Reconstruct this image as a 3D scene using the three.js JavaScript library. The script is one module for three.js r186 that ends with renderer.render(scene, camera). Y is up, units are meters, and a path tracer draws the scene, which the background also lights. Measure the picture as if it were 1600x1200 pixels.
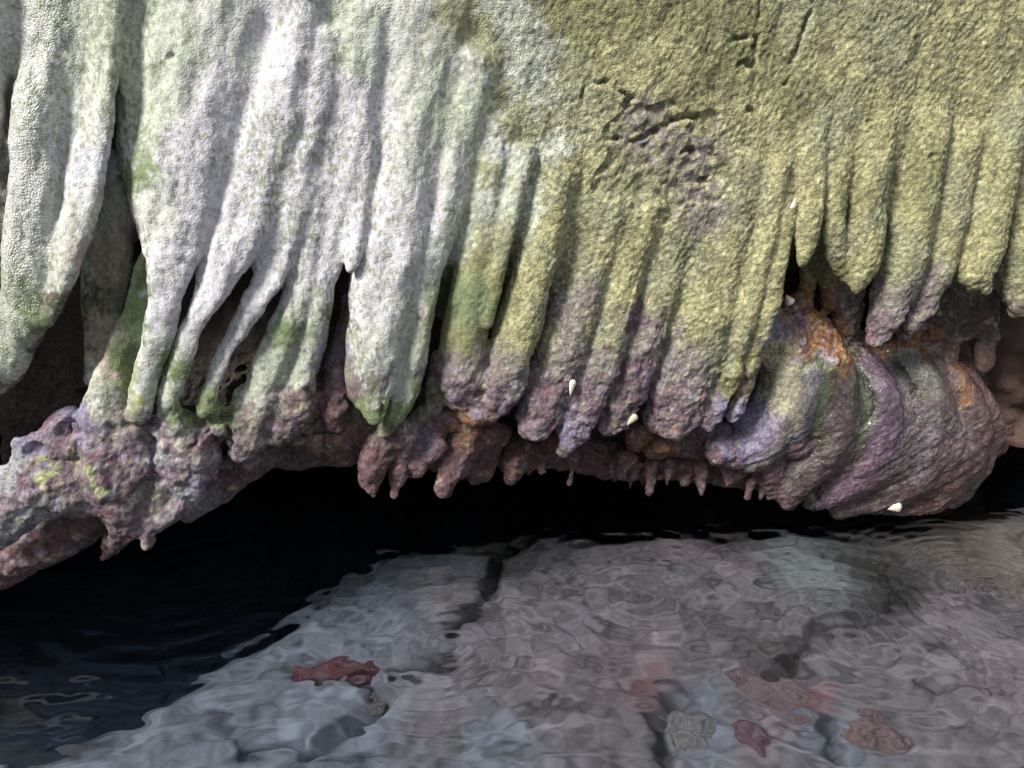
import * as THREE from 'three';

// ------------------------------------------------------------------ camera, sky, sun, exposure
const W = 1600, H = 1200, F = 1203;                        // picture size used while measuring, focal length in those pixels
const scene = new THREE.Scene();
const camera = new THREE.PerspectiveCamera(2 * Math.atan(600 / F) * 180 / Math.PI, W / H, 0.05, 60);
camera.position.set(0, 1.0, 0);
const PITCH = -20 * Math.PI / 180;
camera.rotation.set(PITCH, 0, 0);
camera.updateMatrixWorld(true);
scene.add(camera);

const renderer = new THREE.WebGLRenderer({ antialias: true });
renderer.toneMapping = THREE.LinearToneMapping;
renderer.toneMappingExposure = 4.9;
renderer.shadowMap.enabled = true;

{                                                          // an even overcast sky, brighter overhead
  const w = 64, h = 32, d = new Float32Array(w * h * 4);
  for (let j = 0; j < h; j++) for (let i = 0; i < w; i++) {
    const el = ((j + 0.5) / h - 0.5) * Math.PI, k = 0.62 + 0.38 * Math.max(0, Math.sin(el)), o = (j * w + i) * 4;
    d[o] = 0.19 * k; d[o + 1] = 0.205 * k; d[o + 2] = 0.225 * k; d[o + 3] = 1;
  }
  const sky = new THREE.DataTexture(d, w, h, THREE.RGBAFormat, THREE.FloatType);
  sky.mapping = THREE.EquirectangularReflectionMapping; sky.magFilter = THREE.LinearFilter; sky.needsUpdate = true;
  scene.background = sky; scene.environment = sky;
}
const sun = new THREE.DirectionalLight(0xfffaf3, 1.5);
sun.position.set(-3.2, 4.6, 1.3); sun.target.position.set(0, 0.7, -1.4);
sun.castShadow = true; sun.shadow.radius = 30;
Object.assign(sun.shadow.camera, { left: -3, right: 3, top: 3, bottom: -3, near: 0.1, far: 12 });
scene.add(sun, sun.target);

// ------------------------------------------------------------------ noise
let seed = 7;
const rnd = () => { seed = (seed * 1664525 + 1013904223) >>> 0; return seed / 4294967296; };
const PERM = new Uint8Array(512);
{ const p = [...Array(256).keys()]; for (let i = 255; i > 0; i--) { const j = Math.floor(rnd() * (i + 1)); [p[i], p[j]] = [p[j], p[i]]; } for (let i = 0; i < 512; i++) PERM[i] = p[i & 255]; }
const GX = new Float32Array(256), GY = new Float32Array(256), GZ = new Float32Array(256), RV = new Float32Array(256);
for (let i = 0; i < 256; i++) { const z = rnd() * 2 - 1, a = rnd() * 6.2832, r = Math.sqrt(1 - z * z); GX[i] = r * Math.cos(a); GY[i] = r * Math.sin(a); GZ[i] = z; RV[i] = rnd(); }
const clamp = (x, a = 0, b = 1) => x < a ? a : x > b ? b : x;
const lerp = (a, b, t) => a + (b - a) * t;
const sstep = (a, b, x) => { const t = clamp((x - a) / (b - a)); return t * t * (3 - 2 * t); };
function noise(x, y, z) {
  const xi = Math.floor(x), yi = Math.floor(y), zi = Math.floor(z), fx = x - xi, fy = y - yi, fz = z - zi;
  const u = fx * fx * fx * (fx * (fx * 6 - 15) + 10), v = fy * fy * fy * (fy * (fy * 6 - 15) + 10), w = fz * fz * fz * (fz * (fz * 6 - 15) + 10);
  const X = xi & 255, Y = yi & 255, Z = zi & 255;
  const A = PERM[X] + Y, B = PERM[X + 1] + Y, AA = PERM[A & 255] + Z, AB = PERM[(A + 1) & 255] + Z, BA = PERM[B & 255] + Z, BB = PERM[(B + 1) & 255] + Z;
  const g = (h, a, b, c) => { h = PERM[h & 255]; return GX[h] * a + GY[h] * b + GZ[h] * c; };
  return lerp(lerp(lerp(g(AA, fx, fy, fz), g(BA, fx - 1, fy, fz), u), lerp(g(AB, fx, fy - 1, fz), g(BB, fx - 1, fy - 1, fz), u), v),
    lerp(lerp(g(AA + 1, fx, fy, fz - 1), g(BA + 1, fx - 1, fy, fz - 1), u), lerp(g(AB + 1, fx, fy - 1, fz - 1), g(BB + 1, fx - 1, fy - 1, fz - 1), u), v), w) * 1.5;
}
const fbm = (x, y, z, o = 4) => { let a = 0.5, s = 0; for (let i = 0; i < o; i++) { s += a * noise(x, y, z); x = x * 2.03 + 1.7; y = y * 2.03 + 5.1; z = z * 2.03 + 3.3; a *= 0.5; } return s; };
function cell(x, y, z) {                                   // distances to the nearest and second feature point, and the nearest one's own number
  const xi = Math.floor(x), yi = Math.floor(y), zi = Math.floor(z); let a = 9, b = 9, id = 0;
  for (let i = -1; i < 2; i++) for (let j = -1; j < 2; j++) for (let k = -1; k < 2; k++) {
    const h = PERM[(PERM[(PERM[(xi + i) & 255] + yi + j) & 255] + zi + k) & 255];
    const dx = xi + i + RV[h] - x, dy = yi + j + RV[(h + 85) & 255] - y, dz = zi + k + RV[(h + 170) & 255] - z, d = dx * dx + dy * dy + dz * dz;
    if (d < a) { b = a; a = d; id = h; } else if (d < b) b = d;
  }
  return [Math.sqrt(a), Math.sqrt(b), id];
}

// ------------------------------------------------------------------ the wall's own frame: s along the wall, t up from the water, n out of the wall
const YAW = 12 * Math.PI / 180;
const S = new THREE.Vector3(Math.cos(YAW), 0, -Math.sin(YAW)), N = new THREE.Vector3(Math.sin(YAW), 0, Math.cos(YAW)), P0 = new THREE.Vector3(0, 0, -1.45);
const toWorld = (s, t, n, v = new THREE.Vector3()) => v.set(P0.x + s * S.x + n * N.x, t, P0.z + s * S.z + n * N.z);
const cp = Math.cos(PITCH), sp = Math.sin(PITCH);
function ray(px, py) { const x = (px - 800) / F, y = (600 - py) / F; return [x, y * cp + sp, y * sp - cp]; }
function at(px, py, n = 0) {                               // where a measured point lies on the plane n of the wall: [s, t, n, metres per pixel]
  const d = ray(px, py), k = (n - ((0 - P0.x) * N.x + (0 - P0.z) * N.z)) / (d[0] * N.x + d[2] * N.z);
  const x = d[0] * k - P0.x, z = d[2] * k - P0.z;
  return [x * S.x + z * S.z, 1.0 + d[1] * k, n, k / F];
}
function onLevel(px, py, y = 0) { const d = ray(px, py), k = (y - 1.0) / d[1]; return [d[0] * k, d[2] * k]; }

// ------------------------------------------------------------------ the flowstone: tapered folds, each a chain of points [px, py, half width px, front cm]
const strokes = [];
function fold(part, pts, o = {}) {
  if (o.wing) pts = pts.map(([x, y, w, f]) => { const k = o.wing * sstep(150, 290, y) * sstep(450, 350, y); return [x - k, y, w + k * 1.3, f - k * 0.09]; });   // a curtain that reaches back to the left
  strokes.push({ part, pts, tilt: (o.tilt ?? -22) * Math.PI / 180, deep: o.deep ?? 0.8, k: o.k ?? 0.012, label: o.label, wet: o.wet }); }
const DF = 'drapery_fold', ST = 'stalactite', LB = 'flowstone_lobe', CR = 'rock_lump';
// left: long white curtains
fold(DF, [[-30, -40, 45, 2], [-40, 200, 40, 3], [-45, 420, 34, 2], [-60, 560, 26, 1]]);
fold(DF, [[85, -60, 42, 1], [74, 60, 34, 2.2], [60, 170, 34, 4], [52, 300, 36, 5], [48, 420, 38, 5], [32, 510, 38, 4], [0, 580, 30, 2], [-30, 620, 22, 1]], { tilt: -8, wet: 1 });
fold(DF, [[176, -50, 30, 0.6], [162, 60, 28, 1.6], [158, 170, 27, 3.6], [146, 270, 26, 5], [122, 360, 26, 5.6], [92, 440, 24, 5], [66, 495, 22, 4]], { wing: 8, tilt: -38, deep: 0.55 });
fold(DF, [[340, -60, 120, 1], [310, 60, 105, 2], [292, 170, 96, 3], [274, 280, 82, 4.6], [268, 370, 56, 5.6], [262, 440, 27, 6], [248, 520, 21, 5], [226, 590, 21, 4], [218, 650, 18, 3]], { tilt: -10, deep: 0.6 });
fold(DF, [[240, 380, 16, 0], [226, 460, 26, 0.6], [206, 540, 34, 0.6], [180, 620, 44, 1.2], [178, 680, 46, 2]], { tilt: 34, deep: 0.6 });
fold(DF, [[128, 0, 28, 0], [122, 120, 26, 1], [110, 240, 26, 1.6], [96, 340, 26, 2], [80, 440, 24, 2.4]], { tilt: -10, deep: 0.6 });
fold(DF, [[462, -60, 40, 1], [452, 60, 38, 2], [430, 180, 46, 3], [400, 290, 48, 4.6], [372, 376, 38, 6], [330, 455, 26, 5.5], [304, 510, 17, 5], [288, 560, 16, 4], [264, 615, 18, 3], [268, 660, 22, 2]], { wing: 16, tilt: -34, deep: 0.62 });
fold(DF, [[506, 60, 22, 1], [490, 170, 22, 2.5], [474, 270, 24, 4], [450, 360, 25, 4.6], [424, 434, 24, 4], [376, 506, 18, 3], [338, 578, 16, 2.4], [318, 640, 17, 2]], { wing: 24, tilt: -40, deep: 0.62 });
fold(DF, [[540, 100, 26, 1], [526, 210, 28, 2.4], [506, 330, 30, 3.6], [480, 420, 28, 3.2], [452, 500, 25, 2.4], [424, 565, 28, 1.6], [398, 640, 36, 1]], { wing: 16, tilt: -26 });
fold(DF, [[548, 240, 18, 1.8], [522, 390, 17, 3.4], [502, 466, 18, 3], [485, 540, 22, 2], [464, 610, 32, 1.4], [446, 655, 36, 0.4]], { wing: 6, tilt: -20 });
fold(DF, [[566, 20, 34, 1], [562, 200, 30, 2.6], [556, 330, 24, 3.6], [549, 398, 14, 4], [547, 420, 5, 3.8]], { tilt: -24 });
fold(DF, [[660, 20, 70, 0.6], [640, 180, 66, 2], [622, 300, 58, 3.4], [606, 400, 52, 4.4], [592, 480, 47, 4.8], [584, 550, 44, 4.6], [582, 612, 36, 4], [588, 655, 13, 3]], { tilt: -12, deep: 0.62 });
fold(DF, [[730, 100, 44, 0.4], [708, 240, 38, 1.6], [690, 340, 32, 2.6], [666, 430, 25, 3], [648, 510, 23, 2.8], [638, 585, 24, 2], [618, 645, 18, 1], [598, 682, 8, 0]], { tilt: -24 });
// middle: yellow green fingers with purple toes
fold(DF, [[775, 200, 34, 0.4], [752, 330, 32, 1.6], [738, 430, 32, 2.2], [726, 520, 38, 2], [722, 590, 40, 1.4], [742, 636, 34, 0.6]], { tilt: -14 });
fold(DF, [[812, 240, 24, 0.6], [788, 350, 20, 2.2], [772, 430, 18, 2.6], [757, 505, 13, 2]], { tilt: -40, deep: 0.62 });
fold(DF, [[872, 240, 38, 0.6], [848, 360, 38, 2.4], [822, 460, 37, 3.4], [798, 550, 37, 3.4], [778, 612, 38, 2.6], [758, 646, 26, 1.6]], { tilt: -30 });
fold(DF, [[950, 320, 46, 0.4], [914, 430, 46, 1.6], [880, 540, 44, 2.8], [852, 620, 42, 2.8], [838, 664, 30, 2]], { tilt: -20 });
fold(DF, [[1002, 320, 38, 0.6], [970, 430, 36, 2], [944, 530, 34, 2.8], [918, 606, 34, 3], [896, 666, 30, 2.4], [878, 704, 10, 1.4]], { tilt: -32 });
fold(DF, [[1052, 350, 34, 0.4], [1018, 480, 36, 1.8], [988, 570, 38, 2.4], [964, 634, 34, 2], [950, 668, 20, 1.2]], { tilt: -22 });
fold(DF, [[1130, 260, 74, 0.2], [1106, 400, 68, 1.6], [1080, 520, 62, 2.6], [1058, 610, 56, 2.6], [1050, 664, 40, 1.6]], { tilt: -16, deep: 0.55 });
fold(DF, [[1206, 260, 28, 0.6], [1176, 420, 24, 2.4], [1150, 530, 22, 3], [1128, 610, 22, 2.6], [1098, 660, 20, 1.6]], { tilt: -40, deep: 0.62 });
fold(DF, [[1222, 300, 24, 0.6], [1206, 420, 22, 2.6], [1184, 520, 22, 3], [1162, 600, 18, 2.4], [1146, 650, 12, 1.4]], { tilt: -26 });
// right: a row of teeth
fold(ST, [[1268, 210, 28, 0.6], [1264, 300, 24, 2.6], [1262, 350, 20, 3], [1257, 388, 12, 2.8], [1252, 412, 3, 2.6]], { tilt: -10 });
fold(ST, [[1306, 230, 26, 0.4], [1302, 320, 21, 2], [1302, 370, 20, 2], [1312, 410, 18, 1.2], [1322, 432, 10, 0.6]], { tilt: 8 });
fold(ST, [[1362, 200, 36, 0.4], [1354, 300, 36, 2.2], [1350, 370, 34, 3.2], [1345, 418, 26, 3.2], [1337, 452, 8, 2.8]], { tilt: -8 });
fold(ST, [[1440, 200, 40, 0.4], [1426, 300, 40, 2], [1414, 390, 38, 2.6], [1396, 460, 34, 2.6], [1380, 505, 27, 2], [1366, 534, 14, 1.2]], { tilt: -24 });
fold(ST, [[1496, 220, 36, 0.2], [1478, 330, 36, 1.6], [1458, 420, 31, 2], [1436, 480, 24, 1.2], [1418, 510, 12, 0.4]], { tilt: -24 });
fold(ST, [[1560, 180, 44, 0.4], [1542, 300, 44, 2.4], [1530, 380, 40, 3.4], [1520, 428, 28, 3.2], [1540, 452, 10, 2.6]], { tilt: -16 });
fold(ST, [[1625, 240, 44, 0.4], [1606, 360, 40, 2.2], [1596, 440, 34, 2.2], [1592, 490, 16, 1.4]], { tilt: -20 });
fold(ST, [[1690, 240, 44, 0.4], [1680, 380, 40, 2.2], [1676, 480, 30, 2.2]], { tilt: -20 });
for (const [x, y0, y1, w] of [[1262, 400, 492, 14], [1296, 410, 488, 15], [1322, 470, 530, 25], [1290, 380, 440, 22], [1455, 500, 535, 30], [1480, 520, 570, 22], [1420, 500, 545, 20], [1540, 520, 580, 16], [1510, 480, 530, 30]])
  fold(ST, [[x + 2, y0 - 40, w * 1.25, -8], [x, (y0 + y1) / 2, w, -8.5], [x - 2, y1 - w * 0.7, w * 0.8, -9], [x - 4, y1 + 3, 3, -10]], { tilt: 0 });
// right: the big bulging boss, banded
fold(LB, [[1188, 500, 34, -4], [1232, 560, 50, -1], [1232, 620, 58, 1], [1200, 670, 56, 1], [1164, 704, 38, 0], [1124, 706, 24, -0.4]], { deep: 0.9, tilt: 10, k: 0.016 });
fold(LB, [[1250, 640, 96, -0.6], [1330, 672, 122, 0.4], [1420, 690, 116, 0.2], [1476, 690, 78, -1.6]], { deep: 0.8, tilt: 0, k: 0.03, wet: 1, label: 'broad wet purple boss of the flowstone' });
fold(LB, [[1236, 500, 40, -6], [1284, 560, 44, -1], [1298, 620, 40, 1], [1290, 690, 40, 1.3], [1250, 742, 36, 0], [1228, 784, 14, -2]], { deep: 0.9, tilt: 6, k: 0.022, wet: 1 });
fold(LB, [[1320, 560, 36, -8], [1366, 610, 34, -0.6], [1372, 680, 34, 1.2], [1336, 742, 36, 0.4], [1270, 780, 22, -3]], { deep: 0.9, tilt: 4, k: 0.026, wet: 1 });
fold(LB, [[1396, 560, 34, -8], [1446, 622, 40, -0.8], [1448, 700, 42, 0.8], [1392, 764, 34, -0.6], [1310, 792, 20, -4]], { deep: 0.9, tilt: 4, k: 0.022, wet: 1 });
fold(LB, [[1440, 560, 30, -8], [1502, 626, 34, -2.4], [1506, 700, 36, -1.8], [1450, 770, 34, -1.6], [1380, 798, 18, -5]], { deep: 0.9, tilt: 0, k: 0.018, wet: 1 });
fold(LB, [[1490, 580, 24, -9], [1538, 640, 22, -4.6], [1538, 700, 24, -4], [1496, 762, 24, -4], [1440, 800, 10, -6]], { deep: 0.9, tilt: 0, k: 0.012, wet: 1 });
fold(LB, [[1290, 560, 60, -10], [1400, 590, 60, -11], [1490, 600, 50, -12]], { deep: 0.7, tilt: 0, k: 0.02 });
// lower left: knobbly feet
fold(LB, [[176, 630, 46, 1.4], [188, 700, 60, 4], [184, 760, 50, 4.4], [196, 815, 30, 3], [180, 850, 14, 1]], { tilt: 0, k: 0.016 });
fold(LB, [[266, 650, 28, 2], [292, 710, 56, 3.4], [270, 775, 38, 3], [222, 828, 18, 2]], { tilt: -10, k: 0.014 });
fold(LB, [[400, 630, 40, 1], [386, 684, 34, 1], [366, 704, 14, 0]], { tilt: 0, k: 0.014 });
fold(LB, [[468, 620, 34, 1.4], [444, 668, 30, 0.6], [420, 690, 10, 0]], { tilt: 0, k: 0.012 });
fold(LB, [[120, 670, 40, 1], [76, 700, 32, 1.6], [40, 706, 24, 1]], { tilt: 0, k: 0.01 });
fold(LB, [[130, 760, 50, 3.6], [60, 760, 56, 5], [10, 790, 56, 6], [-40, 850, 40, 6]], { tilt: 0, k: 0.016 });
fold(LB, [[150, 800, 40, -4], [90, 836, 42, -4], [36, 868, 38, -4], [-10, 892, 30, -4]], { tilt: 0, k: 0.01 });
fold(LB, [[230, 838, 11, 2], [231, 850, 10, 2]], { tilt: 0, k: 0.006, deep: 1 });
fold(LB, [[176, 848, 20, -1], [160, 872, 6, -2]], { tilt: 0, k: 0.008 });
fold(LB, [[420, 700, 30, -7], [350, 750, 30, -7], [290, 800, 18, -8]], { tilt: 0, k: 0.01 });
fold(LB, [[330, 640, 22, 0], [345, 665, 20, 1.4]], { tilt: 0, k: 0.012 });
// behind the white finger: a crusted purple column
fold(CR, [[548, 470, 14, -5], [532, 560, 20, -3], [522, 620, 24, -1], [526, 664, 20, -1]], { tilt: 0, k: 0.01 });
fold('flowstone_column', [[182, 250, 30, -4], [176, 330, 34, -5], [165, 430, 36, -5], [158, 520, 26, -5], [154, 600, 20, -4]], { tilt: 0, deep: 0.5, label: 'bare pinkish column inside the left hollow' });
fold(CR, [[690, 560, 16, -3], [684, 600, 18, -2], [680, 640, 14, -3]], { tilt: 0 });
// under the middle: rust lumps
for (const p of [
  [[620, 676, 26, -1], [588, 706, 27, -1.5], [580, 742, 20, -2], [583, 772, 8, -2.5]], [[628, 700, 22, -3], [622, 745, 14, -3], [614, 776, 5, -3]],
  [[664, 646, 18, -4], [632, 690, 17, -2.6]], [[676, 676, 22, -3.4], [650, 726, 20, -3]], [[730, 682, 30, -4], [712, 720, 28, -2.6], [696, 754, 17, -2.6], [690, 772, 5, -3]],
  [[684, 700, 14, -1.6], [676, 716, 12, -1.6]], [[700, 650, 24, -4], [744, 676, 20, -5], [784, 680, 18, -6]], [[1000, 676, 22, -3], [990, 696, 14, -4]],
  [[760, 690, 30, -8], [750, 730, 22, -8], [742, 752, 8, -9]], [[820, 700, 28, -9], [800, 734, 18, -9], [794, 748, 6, -9]], [[980, 716, 18, -6], [972, 740, 12, -6]],
  [[1150, 720, 30, -3], [1140, 744, 16, -4], [1136, 758, 6, -4]], [[1200, 730, 30, -2], [1216, 764, 20, -3], [1236, 790, 6, -4]], [[1176, 752, 8, -4], [1168, 776, 4, -4]],
  [[1020, 690, 30, -5], [1090, 690, 26, -6], [1130, 684, 22, -5]], [[1220, 690, 28, 0], [1252, 694, 20, 0]]]) fold(CR, p, { tilt: 0, k: 0.007, deep: 0.9 });
// the hidden lip behind, with many short drips
fold('under_lip', [[420, 712, 24, -15], [560, 700, 30, -15], [700, 706, 30, -15], [840, 700, 32, -13], [960, 720, 30, -12], [1080, 722, 32, -11], [1180, 738, 30, -10]], { tilt: 0, k: 0.014 });
for (const [x, y, l, w, n] of [[802, 726, 22, 8, -9], [828, 732, 10, 6, -11], [846, 728, 14, 9, -10], [893, 728, 26, 5, -9], [962, 738, 14, 10, -8], [986, 742, 22, 8, -8], [1004, 748, 12, 6, -10], [1016, 744, 28, 9, -7], [1044, 742, 16, 8, -8], [1070, 746, 10, 7, -10], [1098, 744, 26, 9, -7], [1118, 748, 12, 6, -9], [1190, 764, 14, 6, -5], [1204, 770, 10, 7, -5]])
  fold('drip_stalactite', [[x + 3, y - 16, w * 1.7, n - 1], [x, y + l * 0.35, w, n], [x - 2, y + l, 2.4, n - 0.4]], { tilt: 0, k: 0.009, deep: 1 });
// segments of the chains in the wall's frame
const segs = [];
strokes.forEach((st, si) => {
  const pts = [], cr = (a, b, c, d, t) => b + 0.5 * t * (c - a + t * (2 * a - 5 * b + 4 * c - d + t * (3 * (b - c) + d - a)));
  for (let i = 0; i < st.pts.length - 1; i++) { const q = st.pts, a = q[Math.max(0, i - 1)], b = q[i], c = q[i + 1], d = q[Math.min(q.length - 1, i + 2)]; for (let j = 0; j < 3; j++) pts.push([0, 1, 2, 3].map(m => m === 2 ? Math.max(2, cr(a[m], b[m], c[m], d[m], j / 3)) : cr(a[m], b[m], c[m], d[m], j / 3))); }
  pts.push(st.pts[st.pts.length - 1]);
  const P = pts.map(([x, y, w, f]) => { let n = f / 100; const p = at(x, y, n), ra = w * p[3], rn = Math.max(0.004, ra * st.deep); const c = at(x, y, n - rn); return { p: [c[0], c[1], n - rn], ra, rn }; });
  for (let i = 0; i < P.length - 1; i++) {
    const a = P[i], b = P[i + 1], d = [b.p[0] - a.p[0], b.p[1] - a.p[1], b.p[2] - a.p[2]], L = Math.hypot(...d), T = d.map(v => v / L);
    let A = [T[1], -T[0], 0]; const al = Math.hypot(A[0], A[1]) || 1; A = A.map(v => v / al);       // T x n
    let Q = [A[1] * T[2] - A[2] * T[1], A[2] * T[0] - A[0] * T[2], A[0] * T[1] - A[1] * T[0]]; if (Q[2] < 0) Q = Q.map(v => -v);
    const c = Math.cos(st.tilt), s = Math.sin(st.tilt);
    segs.push({ si, k: st.k, ax: a.p[0], ay: a.p[1], az: a.p[2], dx: d[0], dy: d[1], dz: d[2], il: 1 / (L * L), tx: T[0], ty: T[1], tz: T[2],
      ux: A[0] * c + Q[0] * s, uy: A[1] * c + Q[1] * s, uz: A[2] * c + Q[2] * s, vx: Q[0] * c - A[0] * s, vy: Q[1] * c - A[1] * s, vz: Q[2] * c - A[2] * s,
      ra0: a.ra, ra1: b.ra, rn0: a.rn, rn1: b.rn });
  }
});
function segD(g, x, y, z) {
  const px = x - g.ax, py = y - g.ay, pz = z - g.az;
  let t = (px * g.dx + py * g.dy + pz * g.dz) * g.il; t = t < 0 ? 0 : t > 1 ? 1 : t;
  const qx = px - g.dx * t, qy = py - g.dy * t, qz = pz - g.dz * t;
  const ra = g.ra0 + (g.ra1 - g.ra0) * t, rn = g.rn0 + (g.rn1 - g.rn0) * t, re = ra < rn ? ra : rn;
  const a = (qx * g.ux + qy * g.uy + qz * g.uz) / ra, b = (qx * g.vx + qy * g.vy + qz * g.vz) / rn, c = (qx * g.tx + qy * g.ty + qz * g.tz) / re;
  const k0 = Math.sqrt(a * a + b * b + c * c); if (k0 < 1e-4) return -re;
  const k1 = Math.sqrt(a * a / (ra * ra) + b * b / (rn * rn) + c * c / (re * re));
  return k0 * (k0 - 1) / k1;
}
const curve = (pts, n) => { const P = pts.map(([x, y]) => at(x, y, n)); return s => { if (s <= P[0][0]) return P[0][1]; for (let i = 1; i < P.length; i++) if (s < P[i][0]) return lerp(P[i - 1][1], P[i][1], (s - P[i - 1][0]) / (P[i][0] - P[i - 1][0])); return P[P.length - 1][1]; }; };
const sheetEnd = curve([[-80, 400], [60, 400], [120, 380], [190, 300], [240, 380], [330, 400], [420, 380], [500, 390], [530, 412], [560, 410], [640, 470], [700, 500], [820, 560], [900, 590], [1040, 620], [1150, 580], [1200, 470], [1235, 325], [1250, 390], [1340, 440], [1480, 430], [1600, 470], [1700, 470]], -0.05);
const sheetTop = curve([[-80, 40], [120, 50], [190, 80], [225, 260], [300, 320], [400, 320], [440, 290], [480, 200], [530, 290], [560, 360], [640, 400], [700, 380], [770, 330], [860, 380], [1000, 420], [1180, 400], [1230, 230], [1300, 290], [1600, 300]], -0.05);
const lipEnd = curve([[-80, 850], [0, 838], [150, 790], [250, 750], [380, 690], [550, 690], [760, 708], [900, 706], [1000, 730], [1130, 740], [1250, 770], [1400, 776], [1530, 745], [1600, 700], [1700, 700]], -0.2);
const smin = (a, b, k) => { const h = k - Math.abs(a - b); return (a < b ? a : b) - (h > 0 ? h * h / (4 * k) : 0); };
function sheetD(s, t, n) {
  const e = sheetEnd(s), h = -0.006 - lerp(0.125, 0.085, sstep(-0.25, 0.1, s)) * sstep(sheetTop(s), e, t) + 0.018 * noise(s * 3.1, t * 1.7, 4.2);
  const f = (n - h) * 0.8, b = (e - t) * 0.8 - Math.max(0, -n - 0.12) * 0.3;
  return -smin(-f, -b, 0.03);
}
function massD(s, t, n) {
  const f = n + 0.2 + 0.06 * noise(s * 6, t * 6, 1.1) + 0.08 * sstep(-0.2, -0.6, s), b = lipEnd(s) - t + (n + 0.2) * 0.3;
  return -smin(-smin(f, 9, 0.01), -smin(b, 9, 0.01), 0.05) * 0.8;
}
// sparse surface nets
const CELL = 0.003, BS = 8, LO = [-1.06, 0.03, -0.43], HI = [1.42, 1.34, 0.12];
const NB = [0, 1, 2].map(i => Math.ceil((HI[i] - LO[i]) / (CELL * BS)));
const blocks = new Map(), vp = [], vl = [], quads = [], bkey = (i, j, k) => (k * NB[1] + j) * NB[0] + i;
{
  const M = BS + 1, val = new Float32Array(M * M * M), half = CELL * BS * 0.87, list = [];
  const SH = strokes.length, MA = SH + 1;
  for (let bk = 0; bk < NB[2]; bk++) for (let bj = 0; bj < NB[1]; bj++) for (let bi = 0; bi < NB[0]; bi++) {
    const ox = LO[0] + bi * BS * CELL, oy = LO[1] + bj * BS * CELL, oz = LO[2] + bk * BS * CELL, hc = BS * CELL / 2;
    const cx = ox + hc, cy = oy + hc, cz = oz + hc;
    const ds = sheetD(cx, cy, cz), dm = massD(cx, cy, cz); let m = Math.min(ds, dm);
    if (m < -0.07) continue;
    list.length = 0;
    for (const g of segs) {
      const mx = g.ax + g.dx / 2 - cx, my = g.ay + g.dy / 2 - cy, mz = g.az + g.dz / 2 - cz, R = 0.5 / Math.sqrt(g.il) + Math.max(g.ra0, g.ra1, g.rn0, g.rn1) + 0.06;
      if (mx * mx + my * my + mz * mz > R * R) continue;
      const d = segD(g, cx, cy, cz); if (d < 0.06) { list.push(g); if (d < m) m = d; }
    }
    if (m > half + 0.022 || m < -half - 0.03) continue;
    const useS = ds < 0.09, useM = dm < 0.09;
    let any = 0;
    for (let k = 0; k < M; k++) for (let j = 0; j < M; j++) for (let i = 0; i < M; i++) {
      const x = ox + i * CELL, y = oy + j * CELL, z = oz + k * CELL;
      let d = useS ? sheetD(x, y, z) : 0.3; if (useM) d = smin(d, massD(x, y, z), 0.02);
      const kt = 0.024 * sstep(0.80, 1.06, y);
      for (let q = 0; q < list.length;) { const g = list[q]; let e = 9; for (; q < list.length && list[q].si === g.si; q++) { const f = segD(list[q], x, y, z); if (f < e) e = f; } d = smin(d, e, g.k > kt ? g.k : kt); }
      val[(k * M + j) * M + i] = d; any |= d < 0 ? 1 : 2;
    }
    if (any !== 3) continue;
    const ids = new Int32Array(BS * BS * BS).fill(-1); blocks.set(bkey(bi, bj, bk), ids);
    for (let k = 0; k < BS; k++) for (let j = 0; j < BS; j++) for (let i = 0; i < BS; i++) {
      const o = (k * M + j) * M + i; let sx = 0, sy = 0, sz = 0, c = 0;
      const edge = (o1, x1, y1, z1, o2, x2, y2, z2) => { const a = val[o1], b = val[o2]; if ((a < 0) !== (b < 0)) { const t = a / (a - b); sx += x1 + (x2 - x1) * t; sy += y1 + (y2 - y1) * t; sz += z1 + (z2 - z1) * t; c++; } };
      const c0 = o, c1 = o + 1, c2 = o + M, c3 = o + M + 1, q = M * M;
      edge(c0, 0, 0, 0, c1, 1, 0, 0); edge(c2, 0, 1, 0, c3, 1, 1, 0); edge(c0, 0, 0, 0, c2, 0, 1, 0); edge(c1, 1, 0, 0, c3, 1, 1, 0);
      edge(c0 + q, 0, 0, 1, c1 + q, 1, 0, 1); edge(c2 + q, 0, 1, 1, c3 + q, 1, 1, 1); edge(c0 + q, 0, 0, 1, c2 + q, 0, 1, 1); edge(c1 + q, 1, 0, 1, c3 + q, 1, 1, 1);
      edge(c0, 0, 0, 0, c0 + q, 0, 0, 1); edge(c1, 1, 0, 0, c1 + q, 1, 0, 1); edge(c2, 0, 1, 0, c2 + q, 0, 1, 1); edge(c3, 1, 1, 0, c3 + q, 1, 1, 1);
      if (c) {
        const x = ox + (i + sx / c) * CELL, y = oy + (j + sy / c) * CELL, z = oz + (k + sz / c) * CELL;
        ids[(k * BS + j) * BS + i] = vp.length / 3; vp.push(x, y, z);
        let best = useS ? sheetD(x, y, z) : 9, lab = SH; if (useM) { const e = massD(x, y, z); if (e < best) { best = e; lab = MA; } }
        for (const g of list) { const e = segD(g, x, y, z); if (e < best + 0.001) { best = e; lab = g.si; } }
        vl.push(lab);
      }
      const I = bi * BS + i, J = bj * BS + j, K = bk * BS + k, a = val[c0] < 0;
      if (a !== (val[c1] < 0)) quads.push(I, J, K, 0, a ? 1 : 0);
      if (a !== (val[c2] < 0)) quads.push(I, J, K, 1, a ? 1 : 0);
      if (a !== (val[c0 + q] < 0)) quads.push(I, J, K, 2, a ? 1 : 0);
    }
  }
}
const vid = (I, J, K) => { if (I < 0 || J < 0 || K < 0) return -1; const b = blocks.get(bkey(I >> 3, J >> 3, K >> 3)); return b ? b[((K & 7) * BS + (J & 7)) * BS + (I & 7)] : -1; };
const tris = [];
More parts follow.
